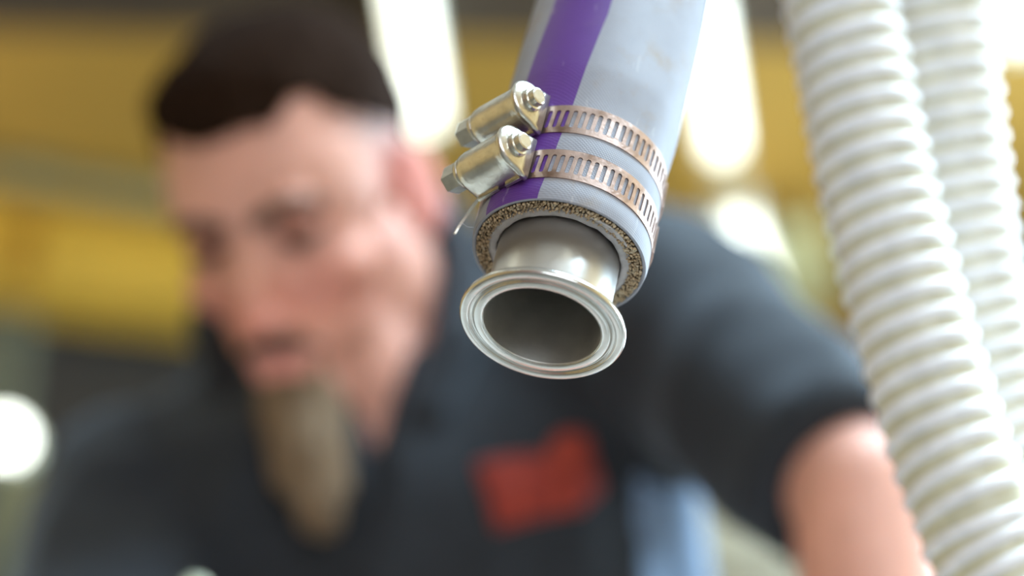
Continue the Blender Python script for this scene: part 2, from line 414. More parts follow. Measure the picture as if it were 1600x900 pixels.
for bx, by, lb in ((-1.5, .2, 'added unseen fluorescent batten overhead to the left of the work bench'), (.9, -.6, 'added unseen fluorescent batten overhead by the skylight'), (-1.6, -1.6, 'added unseen fluorescent batten at the rear near the left wall'), (-1.92, 3.25, 'added unseen fluorescent batten out to the left beyond the round lamp'), (1.9, 3.5, 'added unseen fluorescent batten out to the right by the side window')):  # battens outside the view, added as fill for foreground, ceiling and beam
    hz_ = 2.55 if bx < -1.9 else HB
    batten_w(V((bx, by, hz_)), V((bx + (0 if bx < -1.9 else .25), by+1.2, hz_)), lb, 'added_uplight' if bx < -1.9 else 'added_uplight_dim')
# pale panels low on the right
root = empty('cable_tray', at_z(1255, 420, CEIL-.1)); tag(root, 'pale yellow cable tray under the ceiling beside the white hoses', 'cable tray')
o0 = V(root.location); d = V((.2, 1, 0)).normalized(); s = V((1, -.2, 0)).normalized()
rz = Matrix.Rotation(math.atan2(d.y, d.x), 3, 'Z')
M['tray'] = mat('tray_cream', srgb(214, 206, 150), .5, var=.05)
mk('tray_base', box((0, 0, 0), (.55, .12, .01), rz), M['tray'], root)
for q in (-1, 1): mk('tray_side', box(s*q*.06 + V((0, 0, .025)), (.55, .008, .05), rz), M['tray'], root)
for q in (-1, 1): mk('hanger', cyl(d*q*.2, d*q*.2 + V((0, 0, .1)), .006, seg=8), M['tray'], root)

# column with a round bulkhead lamp
pc = at(0, 560, 4.6); px, py = pc.x, pc.y
root = empty('steel_column', (px, py, 0)); tag(root, 'grey-green steel column at the far left holding a round lamp', 'column')
CH = at(12, 500, 4.6).z
mk('shaft', box((0, 0, CH/2), (.11, .11, CH)), M['post'], root)
mk('cap_plate', box((0, 0, CH+.006), (.15, .15, .012)), M['post'], root)
mk('base_plate', box((0, 0, .01), (.26, .26, .02)), M['post'], root)
lp = at(4, 687, 4.48)
root = empty('bulkhead_lamp', lp); tag(root, 'glowing round lamp on the column at the far left', 'lamp')
rx = Matrix.Rotation(R(90), 3, 'X')
g = lathe([(0.0001, .045), (.022, .042), (.038, .03), (.045, .008), (.045, 0), (.0001, 0)], 28, False)
mk('globe', ([rx @ v for v in g[0]], g[1]), M['lamp'], root, True)
g = lathe([(.046, 0), (.056, 0), (.056, -.05), (.046, -.05)], 28)
mk('housing', ([rx @ v for v in g[0]], g[1]), M['batten'], root, True)
# junction box under the lamp
jb = at(40, 800, 4.47); root = empty('junction_box', jb); tag(root, 'olive junction box under the round lamp', 'junction box')
mk('box_body', box((0, 0, 0), (.13, .07, .2)), M['duct'], root); mk('lid', box((0, -.04, 0), (.12, .01, .19)), M['duct'], root)

# cream tank behind the arm
tc_ = at(1190, 900, 2.9); root = empty('fermentation_tank', (tc_.x, tc_.y, 0))
tag(root, 'cream cylindrical tank standing behind the raised arm', 'tank')
ztop = at(1190, 660, 2.6).z
mk('shell', lathe([(.0001, .5), (.1, .52), (.36, .75), (.38, .8), (.38, ztop-.12), (.36, ztop-.06), (.2, ztop), (.0001, ztop+.01)], 48, False), M['tank'], root, True)
for z in (.85, ztop-.2): mk('weld_ring', lathe([(.378, z-.012), (.388, z-.008), (.388, z+.008), (.378, z+.012)], 48), M['tank'], root, True)
mk('manway', join(cyl((0, 0, ztop), (0, 0, ztop+.05), .1, seg=28), cyl((0, 0, ztop+.05), (0, 0, ztop+.065), .12, seg=28)), M['steel'], root)
for k in range(4):
    q = R(45+90*k); mk('leg', cyl((.32*math.cos(q), .32*math.sin(q), 0), (.32*math.cos(q), .32*math.sin(q), .8), .03), M['steel'], root, True)

# ------------------------------------------------------------------ the grey hose, its ferrule and clamps
O = at(846, 513, .595)
ia = R(14.6); dep = .62; cp = math.sqrt(1-dep*dep)
wv = (XA*math.sin(ia)*cp + UA*math.cos(ia)*cp + FA*dep).normalized()
e1 = (XA*math.cos(ia) - UA*math.sin(ia)).normalized(); e1 = (e1 - wv*e1.dot(wv)).normalized()
e2n = wv.cross(e1)                                  # away from the camera
HM = Matrix((e1, e2n, wv)).transposed().to_4x4(); HM.translation = O
def cs(phi): return math.cos(R(phi)), -math.sin(R(phi))   # phi = 90 faces the camera
S0 = .0278                                         # where the hose ends
ferr = empty('sanitary_ferrule', mw=HM)
tag(ferr, 'polished stainless ferrule with a round flange at the grey hose end', 'pipe fitting')
mm = .001
def arc(cx, cz, r, a0, a1, n=6): return [(cx + r*math.cos(R(a0+(a1-a0)*k/n)), cz + r*math.sin(R(a0+(a1-a0)*k/n))) for k in range(n+1)]
fl = [(18.1, .35), (18.5, .08), (18.9, 0), (20.4, 0), (20.7, .12)] + arc(21.65, .35, .95, 170, 10, 8)[0:0] + \
     [(20.9, .5), (21.1, .95), (21.5, 1.2), (21.9, 1.2), (22.3, .95), (22.5, .5), (22.7, .12), (23.0, 0)] + arc(24.2, 1.15, 1.15, -90, 0, 6) + \
     [(25.35, 1.9), (25.1, 2.5), (24.5, 2.8), (20.6, 3.6), (19.9, 3.9), (19.4, 4.5), (18.3, 4.5)]
mk('flange', lathe([(r*mm, z*mm) for r, z in fl], 128), M['steel'], ferr, True)
mk('neck', lathe([(r*mm, z*mm) for r, z in [(18.35, 4.3), (19.3, 4.3), (19.1, 5.2), (19.05, 7), (19.05, 60), (18.35, 60)]], 128), M['steel_neck'], ferr, True)
mk('bore', lathe([(r*mm, z*mm) for r, z in [(18.05, .3), (18.0, 1), (17.9, 30), (17.8, 75), (18.2, 75), (18.3, 30), (18.3, 1)]], 96), M['steel_in'], ferr, True)

# hose path, local to HM: straight along z, then bending up to the ceiling
HMi = HM.inverted()
top_dir = HMi.to_3x3() @ V((-.3, .12, 1)).normalized()
ctrl = [V((0, 0, S0)), V((0, 0, .06)), V((0, 0, .10)), V((.0005, 0, .14))]
p = ctrl[-1].copy(); dirv = V((0, 0, 1))
for k in range(12):
    dirv = dirv.lerp(top_dir, min(1, .1+.08*k)).normalized(); p = p + dirv*(.06 if k < 4 else .15); ctrl.append(p.copy())
pw = HM @ p
ctrl.append(HMi @ V((pw.x, pw.y, CEIL+.02)))
HP = resample(catmull(ctrl, 24), .0025)
HP = [q for i, q in enumerate(HP) if i < 70 or i % 6 == 0]
grey = empty('product_hose', mw=HM)
tag(grey, 'grey rubber hose with a purple stripe hanging down into view', 'hose')
def hose_r(s):
    r = 27.6 + 1.2*min(1, max(0, (s-42)/14))
    for c in (14, 33): r -= .5*math.exp(-((s-c)/6)**2)
    if s < 1.2: r -= .5*(1-s/1.2)
    return r*mm
NA = 120; TW = -.2                                  # degrees of stripe twist per mm
FR = frames(HP, (1, 0, 0)); arcl = [0]
for q, r_ in zip(HP, HP[1:]): arcl.append(arcl[-1] + (r_-q).length)
st0, st1 = 113, 156                                 # stripe limits at the hose end
grid = []
for (c, x, y, t), s in zip(FR, arcl):
    tw = max(-16, TW*s*1000); row = []
    for j in range(NA):
        ph = 360*j/NA + tw; a = R(ph); rr = hose_r(s*1000)
        rr *= 1 + .010*noise.noise(V((math.cos(a)*2, math.sin(a)*2, s*25)))
        row.append(c + (x*math.cos(a) - y*math.sin(a))*rr)
    grid.append(row)
def gfaces(sel):
    vs = [p for r in grid for p in r]; fs = []
    for i in range(len(grid)-1):
        for j in range(NA):
            if sel(360*j/NA): fs.append((i*NA+j, i*NA+(j+1) % NA, (i+1)*NA+(j+1) % NA, (i+1)*NA+j))
    used = sorted({q for f in fs for q in f}); mp = {q: k for k, q in enumerate(used)}
    return [vs[q] for q in used], [tuple(mp[q] for q in f) for f in fs]
ins = lambda a: st0 <= a < st1
def end_lip():
    n = 96; rr = []
    for r, z in ((27.1, 0), (26.9, -.25), (26.5, -.3), (26.0, .2), (25.9, 1.4)):
        rr.append([V((r*mm*math.cos(2*math.pi*j/n), r*mm*math.sin(2*math.pi*j/n), S0+z*mm)) for j in range(n)])
    return loft(rr, caps=False)
mk('rubber_cover', join(gfaces(lambda a: not ins(a)), end_lip()), M['rubber'], grey, True)
st = mk('colour_stripe', gfaces(ins), M['purple'], grey, True); st['label'] = 'purple stripe along the grey hose'
# layers seen at the cut end
nl = 120; rr = []
for r, z in ((19.35, 12), (19.35, .3), (19.9, -.1), (21.2, 0), (22.3, .4), (22.6, 2), (22.6, 12)):
    rr.append([V(((r + .25*noise.noise(V((j*.35, z, 3))))*mm*math.cos(2*math.pi*j/nl), (r + .25*noise.noise(V((j*.35, z, 3))))*mm*math.sin(2*math.pi*j/nl), S0 + (z + (.7*noise.noise(V((j*.22, r, 0))) if z < 1 else 0))*mm)) for j in range(nl)])
mk('inner_liner', loft(rr, caps=False), M['liner'], grey, True)
rr = []
for r, z in ((22.4, 8), (22.4, .9), (23.8, .5), (26.0, .9), (26.0, 8)):
    rr.append([V((r*mm*math.cos(2*math.pi*j/nl), r*mm*math.sin(2*math.pi*j/nl), S0 + (z + .5*noise.noise(V((j*.5, r, 9))))*mm)) for j in range(nl)])
mk('braid_backing', loft(rr, caps=False), M['braid_dark'], grey, True)
parts = []
for r0, dens, sz in ((22.5, 120, .44), (23.25, 135, .46), (24.0, 140, .46), (24.75, 145, .47), (25.55, 150, .46), (22.0, 80, .34)):
    for k in range(dens):
        a = 2*math.pi*(k + random.uniform(-.3, .3))/dens; r = r0 + random.uniform(-.22, .22); s_ = sz*random.uniform(.7, 1.25)*mm
        c = V((r*mm*math.cos(a), r*mm*math.sin(a), S0 + random.uniform(-.3, .35)*mm + (0 if r0 > 22.3 else -.2*mm)))
        rot = Matrix.Rotation(a + random.uniform(.3, 1.1), 3, 'Z')
        parts.append(ellipsoid(c, (s_*1.2, s_*.9, s_), rot, 7, 4))
bo = mk('braid_yarn', join(*parts), M['braid'], grey, True); bo['kind'] = 'stuff'
rr = []
for k in range(15):
    a = R(-(78 - 3.1*k)); h = .9*math.sin(math.pi*k/14)
    rr.append([V(((23.6 + q*h)*mm*math.cos(a), (23.6 + q*h)*mm*math.sin(a), S0 + (z-.55)*mm)) for q, z in ((-1, 0), (1, 0), (1, .5), (-1, .5))])
mk('rubber_flap', loft(rr), M['liner'], grey, True)
# one loose fibre at the left edge of the cut
fib = [V((-27.5*mm, -3*mm, S0+1*mm)), V((-29.5*mm, -3.5*mm, S0+.2*mm)), V((-31*mm, -3.5*mm, S0+.9*mm)), V((-32.5*mm, -3*mm, S0+.4*mm))]
mk('loose_fibre', tube(catmull(fib, 6), .00008, 5, (0, 1, .1)), M['liner'], grey)

# worm-drive clamps
BW = 11.6; BR = 27.3
def band_mesh(phi0, phi1, s0, slots, r, thick=.45, slot_lo=0, slot_hi=0):
    """a strap with slots cut through; thickness built in"""
    rows = [0, .19, .23, .77, .81, 1.0]; hw = [0, .13, .26, .26, .13, 0]
    pitch = 5.5; vs_o, vs_i, quads = [], [], []
    cols = []
    n = int(round((phi1-phi0)/pitch))
    for k in range(n):
        c = phi0 + (k+.5)*pitch; cut = slots and slot_lo <= c <= slot_hi
        cols.append((c, cut))
    per = 6
    def P(ph, v, rad):
        a = R(ph); return V((rad*mm*math.cos(a), -rad*mm*math.sin(a), (s0 + v*BW)*mm))
    for c, cut in cols:
        for i, v in enumerate(rows):
            sl = -(v-.5)*1.9                            # the slots lean a little
            for u in (-.5, -hw[i], 0, hw[i], .5) if False else (-.5, -max(hw[i], .1), max(hw[i], .1), .5):
                e = 0 if abs(u) == .5 else sl
                vs_o.append(P(c + u*pitch + sl*(1 if True else 0), v, r+thick)); vs_i.append(P(c + u*pitch + sl, v, r))
    nv = len(vs_o); nr = len(rows); fs = []; edges = {}
    def addq(a, b, cc, d):
        fs.append((a, b, cc, d)); fs.append((nv+d, nv+cc, nv+b, nv+a))
        for e in ((a, b), (b, cc), (cc, d), (d, a)):
            if (e[1], e[0]) in edges: del edges[(e[1], e[0])]
            else: edges[e] = 1
    idx = lambda k, i, j: (k*nr+i)*4 + j
    # weld neighbouring columns by reusing the next column's first vertex
    for k, (c, cut) in enumerate(cols):
        for i in range(nr-1):
            for j in range(3):
                if cut and j == 1 and 1 <= i <= 3: continue
                a, b = idx(k, i, j), idx(k, i, j+1); d_, c_ = idx(k, i+1, j), idx(k, i+1, j+1)
                if j == 2 and k+1 < len(cols): b = idx(k+1, i, 0); c_ = idx(k+1, i+1, 0)
                addq(a, b, c_, d_)
    for (a, b) in edges: fs.append((a, nv+a, nv+b, b))
    vs = vs_o + vs_i
    used = sorted({q for f in fs for q in f}); mp = {q: k for k, q in enumerate(used)}
    return [vs[q] for q in used], [tuple(mp[q] for q in f) for f in fs]
PHI_H = 143
def clamp(s_mid, label, tail, dphi=0, roll=0):
    root = empty('hose_clamp', mw=HM @ Matrix.Translation((0, 0, (s_mid)*mm)))
    tag(root, label, 'hose clamp', 'worm-drive hose clamps')
    mk('slotted_band', band_mesh(-70+dphi, 150+dphi, -BW/2, True, BR, slot_lo=-66, slot_hi=141+dphi), M['band'], root)
    mk('inner_band', band_mesh(145+dphi, 305+dphi, -BW/2, False, BR), M['band'], root)
    mk('band_overlap', band_mesh(-75, 9, -BW/2+.2, True, BR+.6, .45, -71, -6), M['band'], root)
    # screw housing: local x along the screw (hex head at +x), y along the hose, z outward
    c, s = cs(PHI_H+dphi); n = V((c, s, 0)); t = V((-math.sin(R(PHI_H+dphi)), -math.cos(R(PHI_H+dphi)), 0))
    rot = Matrix((t, n.cross(t), n)).transposed()
    rot = rot @ Matrix.Rotation(R(roll), 3, 'Z')
    hm = rot.to_4x4(); hm.translation = n*(BR+.5)*mm
    def hx(vf): return [hm @ (v*mm) for v in vf[0]], vf[1]
    def dsec(x, w_, h, sk=0, n_=22):
        """arched section: width w_ at the foot, height h; sk spreads the skirt"""
        pts = []
        for k in range(n_+1):
            a = math.pi*k/n_; q = math.cos(a); z = math.sin(a)
            zz = h*(.46 + .54*z) if 0 < k < n_ else h*.46
            pts.append(V((x, w_*q*(1), zz)))
        pts = [V((x, w_+sk, -.4)), V((x, w_+sk*.6, h*.16)), V((x, w_+sk*.15, h*.3))] + pts + [V((x, -w_-sk*.15, h*.3)), V((x, -w_-sk*.6, h*.16)), V((x, -w_-sk, -.4))]
        return pts
    secs = [(-11.6, 6.0, 12.4, 1.5), (-11.2, 6.9, 13.4, 1.5), (-10.4, 7.2, 13.7, 1.2), (-9.4, 6.9, 13.2, .6), (-8.4, 6.6, 12.7, .2), (-6, 6.5, 12.5, 0), (0, 6.5, 12.5, 0), (7, 6.4, 12.4, 0), (9.2, 6.2, 12.1, 0), (10.2, 5.7, 11.3, 0), (10.7, 4.8, 10.0, 0)]
    mk('screw_housing', hx(loft([dsec(*q) for q in secs])), M['clamp'], root, True)
    # foot straps crimped to the band
    mk('saddle', hx(join(box((-7, 0, .1), (9, 14.6, .9)), box((5, 0, .1), (9, 14, .9)))), M['clamp'], root)
    # a ridge pressed into the housing
    rid = []
    for k in range(13):
        x = -8.6 + 13*k/12; rid.append(V((x, -6.75 + .0*k, 4.6 + .3*math.sin(k*.5))))
    mk('pressed_ridge', hx(tube(rid, .28, 8, (0, 1, 0))), M['clamp'], root, True)
    cz = 6.7
    def ring(x, r, n_, ph=0): return [V((x, r*math.cos(2*math.pi*(k+ph)/n_), cz + r*math.sin(2*math.pi*(k+ph)/n_))) for k in range(n_)]
    screw = mk('screw', hx(loft([ring(-15.6, 2.2, 28), ring(-15.4, 2.7, 28), ring(-14.6, 2.85, 28), ring(-13.4, 2.85, 28), ring(-13.2, 3.5, 28), ring(-12.4, 3.8, 28), ring(-10, 3.8, 28), ring(9, 3.8, 28)])), M['clamp'], root, False)
    mk('washer_collar', hx(loft([ring(10.2, 4.7, 32), ring(11.0, 4.9, 32), ring(11.8, 4.6, 32), ring(12.0, 3.6, 32)])), M['clamp'], root, True)
    # slotted hex head
    hexv = loft([ring(11.7, 4.3, 6), ring(12.2, 4.55, 6), ring(17.2, 4.55, 6), ring(17.9, 4.1, 6)])
    hd = mk('hex_head', hx(hexv), M['clamp'], screw)
    mk('driver_slot', hx(box((17.7, 0, cz), (.6, 6.5, 1.1))), M['braid_dark'], hd)
    if tail:
        pts = [cs(158), cs(166), cs(174)]
        base = [V((29.2*mm*c_, 29.2*mm*s_, -4.6*mm)) for c_, s_ in pts]
        tg = (base[2]-base[1]).normalized()
        tp = [base[0]+V((0,0,2*mm)), base[1], base[2] + V((-1.2*mm, 0, -2.5*mm)), base[2] + tg*2.5*mm + V((-2.6*mm, 0, -7.0*mm)), base[2] + tg*3.5*mm + V((-3.2*mm, 0, -10*mm))]
        rr = []
        for k, (p_, x, y, t_) in enumerate(frames(catmull(tp, 5), (1, 0, 0))):
            wd = (1.6 - .05*k)*mm; rr.append([p_ + x*a_*.35*mm + y*b_*wd for a_, b_ in ((-1,-1), (1,-1), (1,1), (-1,1))])
        mk('band_tail', loft(rr), M['clamp'], root)
clamp(S0*1000 + 14.0, 'steel worm-drive clamp on the grey hose, nearer the ferrule', True, 1, 0)
clamp(S0*1000 + 33.0, 'steel worm-drive clamp on the grey hose, farther from the ferrule', False, 0, 0)

# ------------------------------------------------------------------ white corrugated hoses
def ribbed(name, px, label, top_z, foot, R0=.0211, PITCH_=.0098):
    pts = [at(q[0], q[1], q[2]*1.1) for q in px]
    up = []
    p = pts[0].copy(); d = (pts[0]-pts[1]).normalized()
    ups = []
    for k in range(8):
        d = d.lerp(V((0, 0, 1)), .25).normalized(); p = p + d*.1; ups.append(p.copy())
    q = V((p.x, p.y, top_z)); ups.append(q)
    dn = []; p = pts[-1].copy(); d = (pts[-1]-pts[-2]).normalized()
    for k in range(6):
        d = d.lerp((V(foot)-p).normalized(), .3).normalized(); p = p + d*.1; dn.append(p.copy())
    dn.append(V(foot))
    path = resample(catmull(ups[::-1] + pts + dn, 16), PITCH_/4)
    F_ = frames(path, (1, 0, 0))
    root = empty(name, path[-1]); tag(root, label, 'hose', 'white ribbed hoses'); o0 = V(path[-1])
    seg = 32
    mk('hose_wall', loft([[p + (x*math.cos(2*math.pi*j/seg) + y*math.sin(2*math.pi*j/seg))*R0 for j in range(seg)] for p, x, y, t in F_[::2]], caps=False), M['pvc_wall'], root, True, off=o0)
    # helix rib: follow the path, profile a low half-round
    SEG = 32; rings = []; nturn = int((len(path)-2)/4)
    for k in range(nturn*SEG):
        u = k/SEG*4; i = int(u); fr = u-i
        p0, x0, y0, t0 = F_[i]; p1, x1, y1, t1 = F_[i+1]
        p = p0.lerp(p1, fr); x = x0.lerp(x1, fr); y = y0.lerp(y1, fr); t = t0.lerp(t1, fr)
        a = 2*math.pi*k/SEG; rad = x*math.cos(a) + y*math.sin(a)
        rings.append([p + rad*(R0 + .0022*h - .0006) + t*(w_*.0029) for w_, h in ((-1, 0), (-.86, .55), (-.45, .93), (0, 1.05), (.45, .93), (.86, .55), (1, 0))])
    mk('helix_rib', loft(rings, closed=False, caps=False), M['pvc_rib'], root, True, off=o0)
ribbed('suction_hose', [(1312, 0, .715), (1334, 110, .708), (1363, 260, .698), (1402, 420, .687), (1434, 540, .679), (1476, 680, .669), (1518, 790, .66), (1562, 895, .652)],
       'white ribbed suction hose with see-through grooves nearest the man\'s arm', CEIL+.02, (.72, .28, .024))
ribbed('suction_hose', [(1460, -40, .752), (1470, 60, .748), (1484, 200, .742), (1500, 340, .735), (1517, 460, .728), (1545, 600, .72), (1583, 740, .712), (1635, 900, .702)],
       'white ribbed suction hose at the right edge, half hidden by the other', CEIL+.02, (.95, .40, .024))

# ------------------------------------------------------------------ the man
HS = 1.0
HW = lambda: None
def head_rot(yaw, pit, rol):
    cy, sy = math.cos(yaw), math.sin(yaw); c_p, sp = math.cos(pit), math.sin(pit); cr, sr = math.cos(rol), math.sin(rol)
    Rz = Matrix(((cy, -sy, 0), (sy, cy, 0), (0, 0, 1))); Rx = Matrix(((1, 0, 0), (0, c_p, -sp), (0, sp, c_p))); Ry = Matrix(((cr, 0, sr), (0, 1, 0), (-sr, 0, cr)))
    return Ry @ Rx @ Rz
HR = Matrix((XA, -FA, UA)).transposed() @ head_rot(R(20), R(-15), R(-15))
HO = at(468, 318, 1.275)
def H(x, y, z): return HO + HR @ (V((x, y, z))*.001*HS)
def hel(c, r, rot=None):
    return ellipsoid(H(*c), tuple(q*.001*HS for q in r), HR @ rot if rot else HR)
def hcap(a, b, r0, r1): return capsule(H(*a), H(*b), r0*.001*HS, r1*.001*HS)
SL = at(1015, 475, 1.30); SR = at(218, 785, 1.33)           # shoulders, right and left in the picture
SM = (SL+SR)/2
HIP = SM + V((.05, .23, -.45))
shx = (SL-SR).normalized(); dn = (HIP-SM).normalized(); fr = shx.cross(dn).normalized()
if fr.y > 0: fr = -fr
NB = SM - dn*.045 - fr*.035
ELL = at(1342, 770, 1.07); WRL = V((.195, 1.0, .985))
ELR = at(90, 1250, 1.08); WRR = V((-.045, .92, .985))
BENCH = .93
mp_ = V((HIP.x, HIP.y + .03, 0))
person = empty('person', mp_); tag(person, 'bearded man in a dark short-sleeved work shirt leaning forward, looking down', 'person')
def elring(c, hw, hd, x, y, n=28, sq=2.4):
    out = []
    for k in range(n):
        a = 2*math.pi*k/n; ca, sa = math.cos(a), math.sin(a)
        out.append(c + x*hw*math.copysign(abs(ca)**(2/sq), ca) + y*hd*math.copysign(abs(sa)**(2/sq), sa))
    return out
def torso(scale_add, t0=-.07):
    prof = [(-.075, .055, .06, -.03), (-.035, .115, .085, -.03), (0, .16, .105, -.02), (.05, .175, .118, -.01), (.13, .178, .128, 0), (.25, .168, .125, 0), (.38, .166, .122, 0), (.5, .17, .12, 0), (.6, .165, .115, 0)]
    x = (shx - dn*shx.dot(dn)).normalized()
    return loft([elring(SM + dn*t + fr*o, hw+scale_add, hd+scale_add, x, fr) for t, hw, hd, o in prof if t >= t0])
def hand(wrist, fdir, side):
    """palm down on the bench; side=+1 puts the thumb towards +side vector"""
    f = V(fdir).normalized(); u = V((0, 0, 1)); s = f.cross(u)*side
    zb = BENCH + .013; w0 = wrist; pts = []
    kn = V((wrist.x, wrist.y, zb+.012)) + f*.085
    P = [capsule(w0, kn - s*.0 - f*.03, .026, .024)]
    base = [kn + s*.030 - f*.006, kn + s*.010, kn - s*.010 - f*.003, kn - s*.030 - f*.012]
    for b in base: P.append(capsule(w0 + (b-kn)*.5 + f*.015, b, .016, .0115))
    for b, ln, sp in zip(base, (.072, .08, .075, .058), (.012, .003, -.004, -.013)):
        p1 = b + f*ln*.45 + s*sp*.5 + u*.006; p2 = p1 + f*ln*.3 + s*sp*.3 - u*.008; p3 = p2 + f*ln*.22 + s*sp*.2; p3.z = zb - .004; p2.z = max(p2.z, zb)
        P += [capsule(b, p1, .0105, .0095), capsule(p1, p2, .0095, .0088), capsule(p2, p3, .0088, .0078)]
    t0 = w0 + s*.022 + f*.022; t0.z = zb+.012; t1 = t0 + s*.03 + f*.028; t2 = t1 + s*.014 + f*.03; t2.z = zb - .002
    P += [capsule(w0 + f*.01, t0, .018, .015), capsule(t0, t1, .0145, .0115), capsule(t1, t2, .011, .009)]
    return P
body = [
    hel((0, -10, 44), (75, 96, 76)), hel((0, 22, 22), (71, 70, 72)), hel((0, 36, -18), (62, 54, 64)), hel((0, 36, -60), (51, 50, 44)), hel((0, 68, -98), (25, 24, 24)),
    hel((40, 54, -30), (24, 24, 20)), hel((-40, 54, -30), (24, 24, 20)), hel((0, 72, -66), (32, 22, 26)),
    hcap((-34, 80, 19), (34, 80, 19), 11, 11), hcap((0, 80, 14), (0, 104, -42), 8, 11), hel((0, 106, -44), (11, 11, 10)), hel((12, 96, -48), (9, 11, 8)), hel((-12, 96, -48), (9, 11, 8)),
    hcap((-18, 88, -72), (18, 88, -72), 6, 6), hcap((-15, 88, -82), (15, 88, -82), 6.5, 6.5),
    hel((79, -8, -8), (9, 21, 33), Matrix.Rotation(R(18), 3, 'Z')), hel((-79, -8, -8), (9, 21, 33), Matrix.Rotation(R(-18), 3, 'Z')),
    capsule(H(0, -22, -55), NB + fr*.01, .060*HS, .066), capsule(H(0, 12, -78), NB + fr*.055 + dn*.05, .046, .052), capsule(NB, SM + dn*.08, .07, .1),
    torso(-.014), capsule(NB + dn*.07, SL, .04, .05), capsule(NB + dn*.07, SR, .04, .05),
    capsule(SL, SL.lerp(ELL, .5), .055, .045), capsule(SL.lerp(ELL, .5), ELL, .045, .036), capsule(ELL, ELL.lerp(WRL, .35), .038, .038), capsule(ELL.lerp(WRL, .35), WRL, .038, .026),
    capsule(SR, SR.lerp(ELR, .5), .055, .045), capsule(SR.lerp(ELR, .5), ELR, .045, .037), capsule(ELR, ELR.lerp(WRR, .35), .038, .038), capsule(ELR.lerp(WRR, .35), WRR, .038, .026),
]
HPL = HIP + shx*.09; HPR = HIP - shx*.09
for hp, sx in ((HPL, 1), (HPR, -1)):
    kn_ = V((mp_.x + sx*.11, mp_.y - .01, .5)); an = V((mp_.x + sx*.12, mp_.y + .05, .09))
    body += [capsule(hp, kn_, .075, .05), capsule(kn_, an, .048, .036)]
body += hand(WRL, (-.25, -1, 0), -1) + hand(WRR, (.2, -1, 0), 1)
me = remesh(body, .0036, 5)
# sockets, mouth line, ear hollows; tint attribute
attr = me.color_attributes.new('tint', 'FLOAT_COLOR', 'POINT')
HRi = HR.inverted()
tint = []
def bump_(d, s): return math.exp(-(d/s)**2)
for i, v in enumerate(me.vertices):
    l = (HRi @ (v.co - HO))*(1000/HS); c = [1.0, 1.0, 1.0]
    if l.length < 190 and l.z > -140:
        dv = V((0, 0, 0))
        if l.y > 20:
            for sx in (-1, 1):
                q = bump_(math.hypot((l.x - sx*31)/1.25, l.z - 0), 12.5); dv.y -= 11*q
                q2 = bump_(math.hypot((l.x - sx*31)/1.3, l.z + 1), 9); c = [c[0]*(1-.35*q2), c[1]*(1-.42*q2), c[2]*(1-.42*q2)]  # shade of the eye sockets painted into the tint
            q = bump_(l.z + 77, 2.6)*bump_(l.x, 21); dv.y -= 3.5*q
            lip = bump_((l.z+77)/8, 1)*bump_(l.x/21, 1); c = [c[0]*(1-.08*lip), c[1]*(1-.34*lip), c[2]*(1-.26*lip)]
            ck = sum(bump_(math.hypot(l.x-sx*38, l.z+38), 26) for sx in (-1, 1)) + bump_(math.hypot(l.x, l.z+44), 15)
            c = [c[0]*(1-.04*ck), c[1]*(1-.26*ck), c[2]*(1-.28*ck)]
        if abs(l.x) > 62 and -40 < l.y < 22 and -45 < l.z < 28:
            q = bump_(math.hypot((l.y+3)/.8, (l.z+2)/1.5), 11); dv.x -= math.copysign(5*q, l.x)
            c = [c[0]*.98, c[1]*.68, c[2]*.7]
        # clipped hair on the sides and back: skin darkened by stubble
        hz = min(1, max(0, (l.z - 2)/38))*min(1, max(0, (54 - l.y)/30))
        if l.y < 54 and l.z > 0 and not (abs(l.x) > 80): c = [c[0]*(1-.55*hz), c[1]*(1-.52*hz), c[2]*(1-.5*hz)]
        v.co += HR @ (dv*.001*HS)
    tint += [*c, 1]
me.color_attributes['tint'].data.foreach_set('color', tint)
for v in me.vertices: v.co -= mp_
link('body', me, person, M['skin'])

# eyes
for sx in (-1, 1):
    ey = mk('eye', ellipsoid(H(sx*31, 70.5, -1), (.0115*HS,)*3, HR), M['eye'], person, True, off=mp_)
    mk('iris', ellipsoid(H(sx*31 - 1.5, 80.5, -4.5), (.0058, .0026, .0058), HR), M['iris'], ey, True, off=mp_)
    mk('upper_eyelid', ellipsoid(H(sx*31, 70.8, 2.5), (.0138, .0130, .0105), HR), M['skin'], ey, True, off=mp_)
    la = [H(sx*31 - 14, 76, -2), H(sx*31 - 7, 83.5, -3.5), H(sx*31, 85.5, -4.5), H(sx*31 + 7, 83.5, -3.5), H(sx*31 + 14, 76, -2)]
    mk('eyelash', tube(catmull(la, 4), .0026, 8), M['brow'], ey, True, off=mp_)
    br = [H(sx*13, 91.5, 13), H(sx*24, 91, 17.5), H(sx*36, 86, 19.5), H(sx*47, 76, 15)]
    mk('eyebrow', join(*[capsule(p, q, .0052, .0045) for p, q in zip(br, br[1:])]), M['brow'], person, True, off=mp_)
# attribute for the eyelids (they share the skin material)
for o in bpy.data.objects:
    if o.name.startswith('upper_eyelid'):
        at_ = o.data.color_attributes.new('tint', 'FLOAT_COLOR', 'POINT')
        for d_ in at_.data: d_.color = (.9, .75, .72, 1)

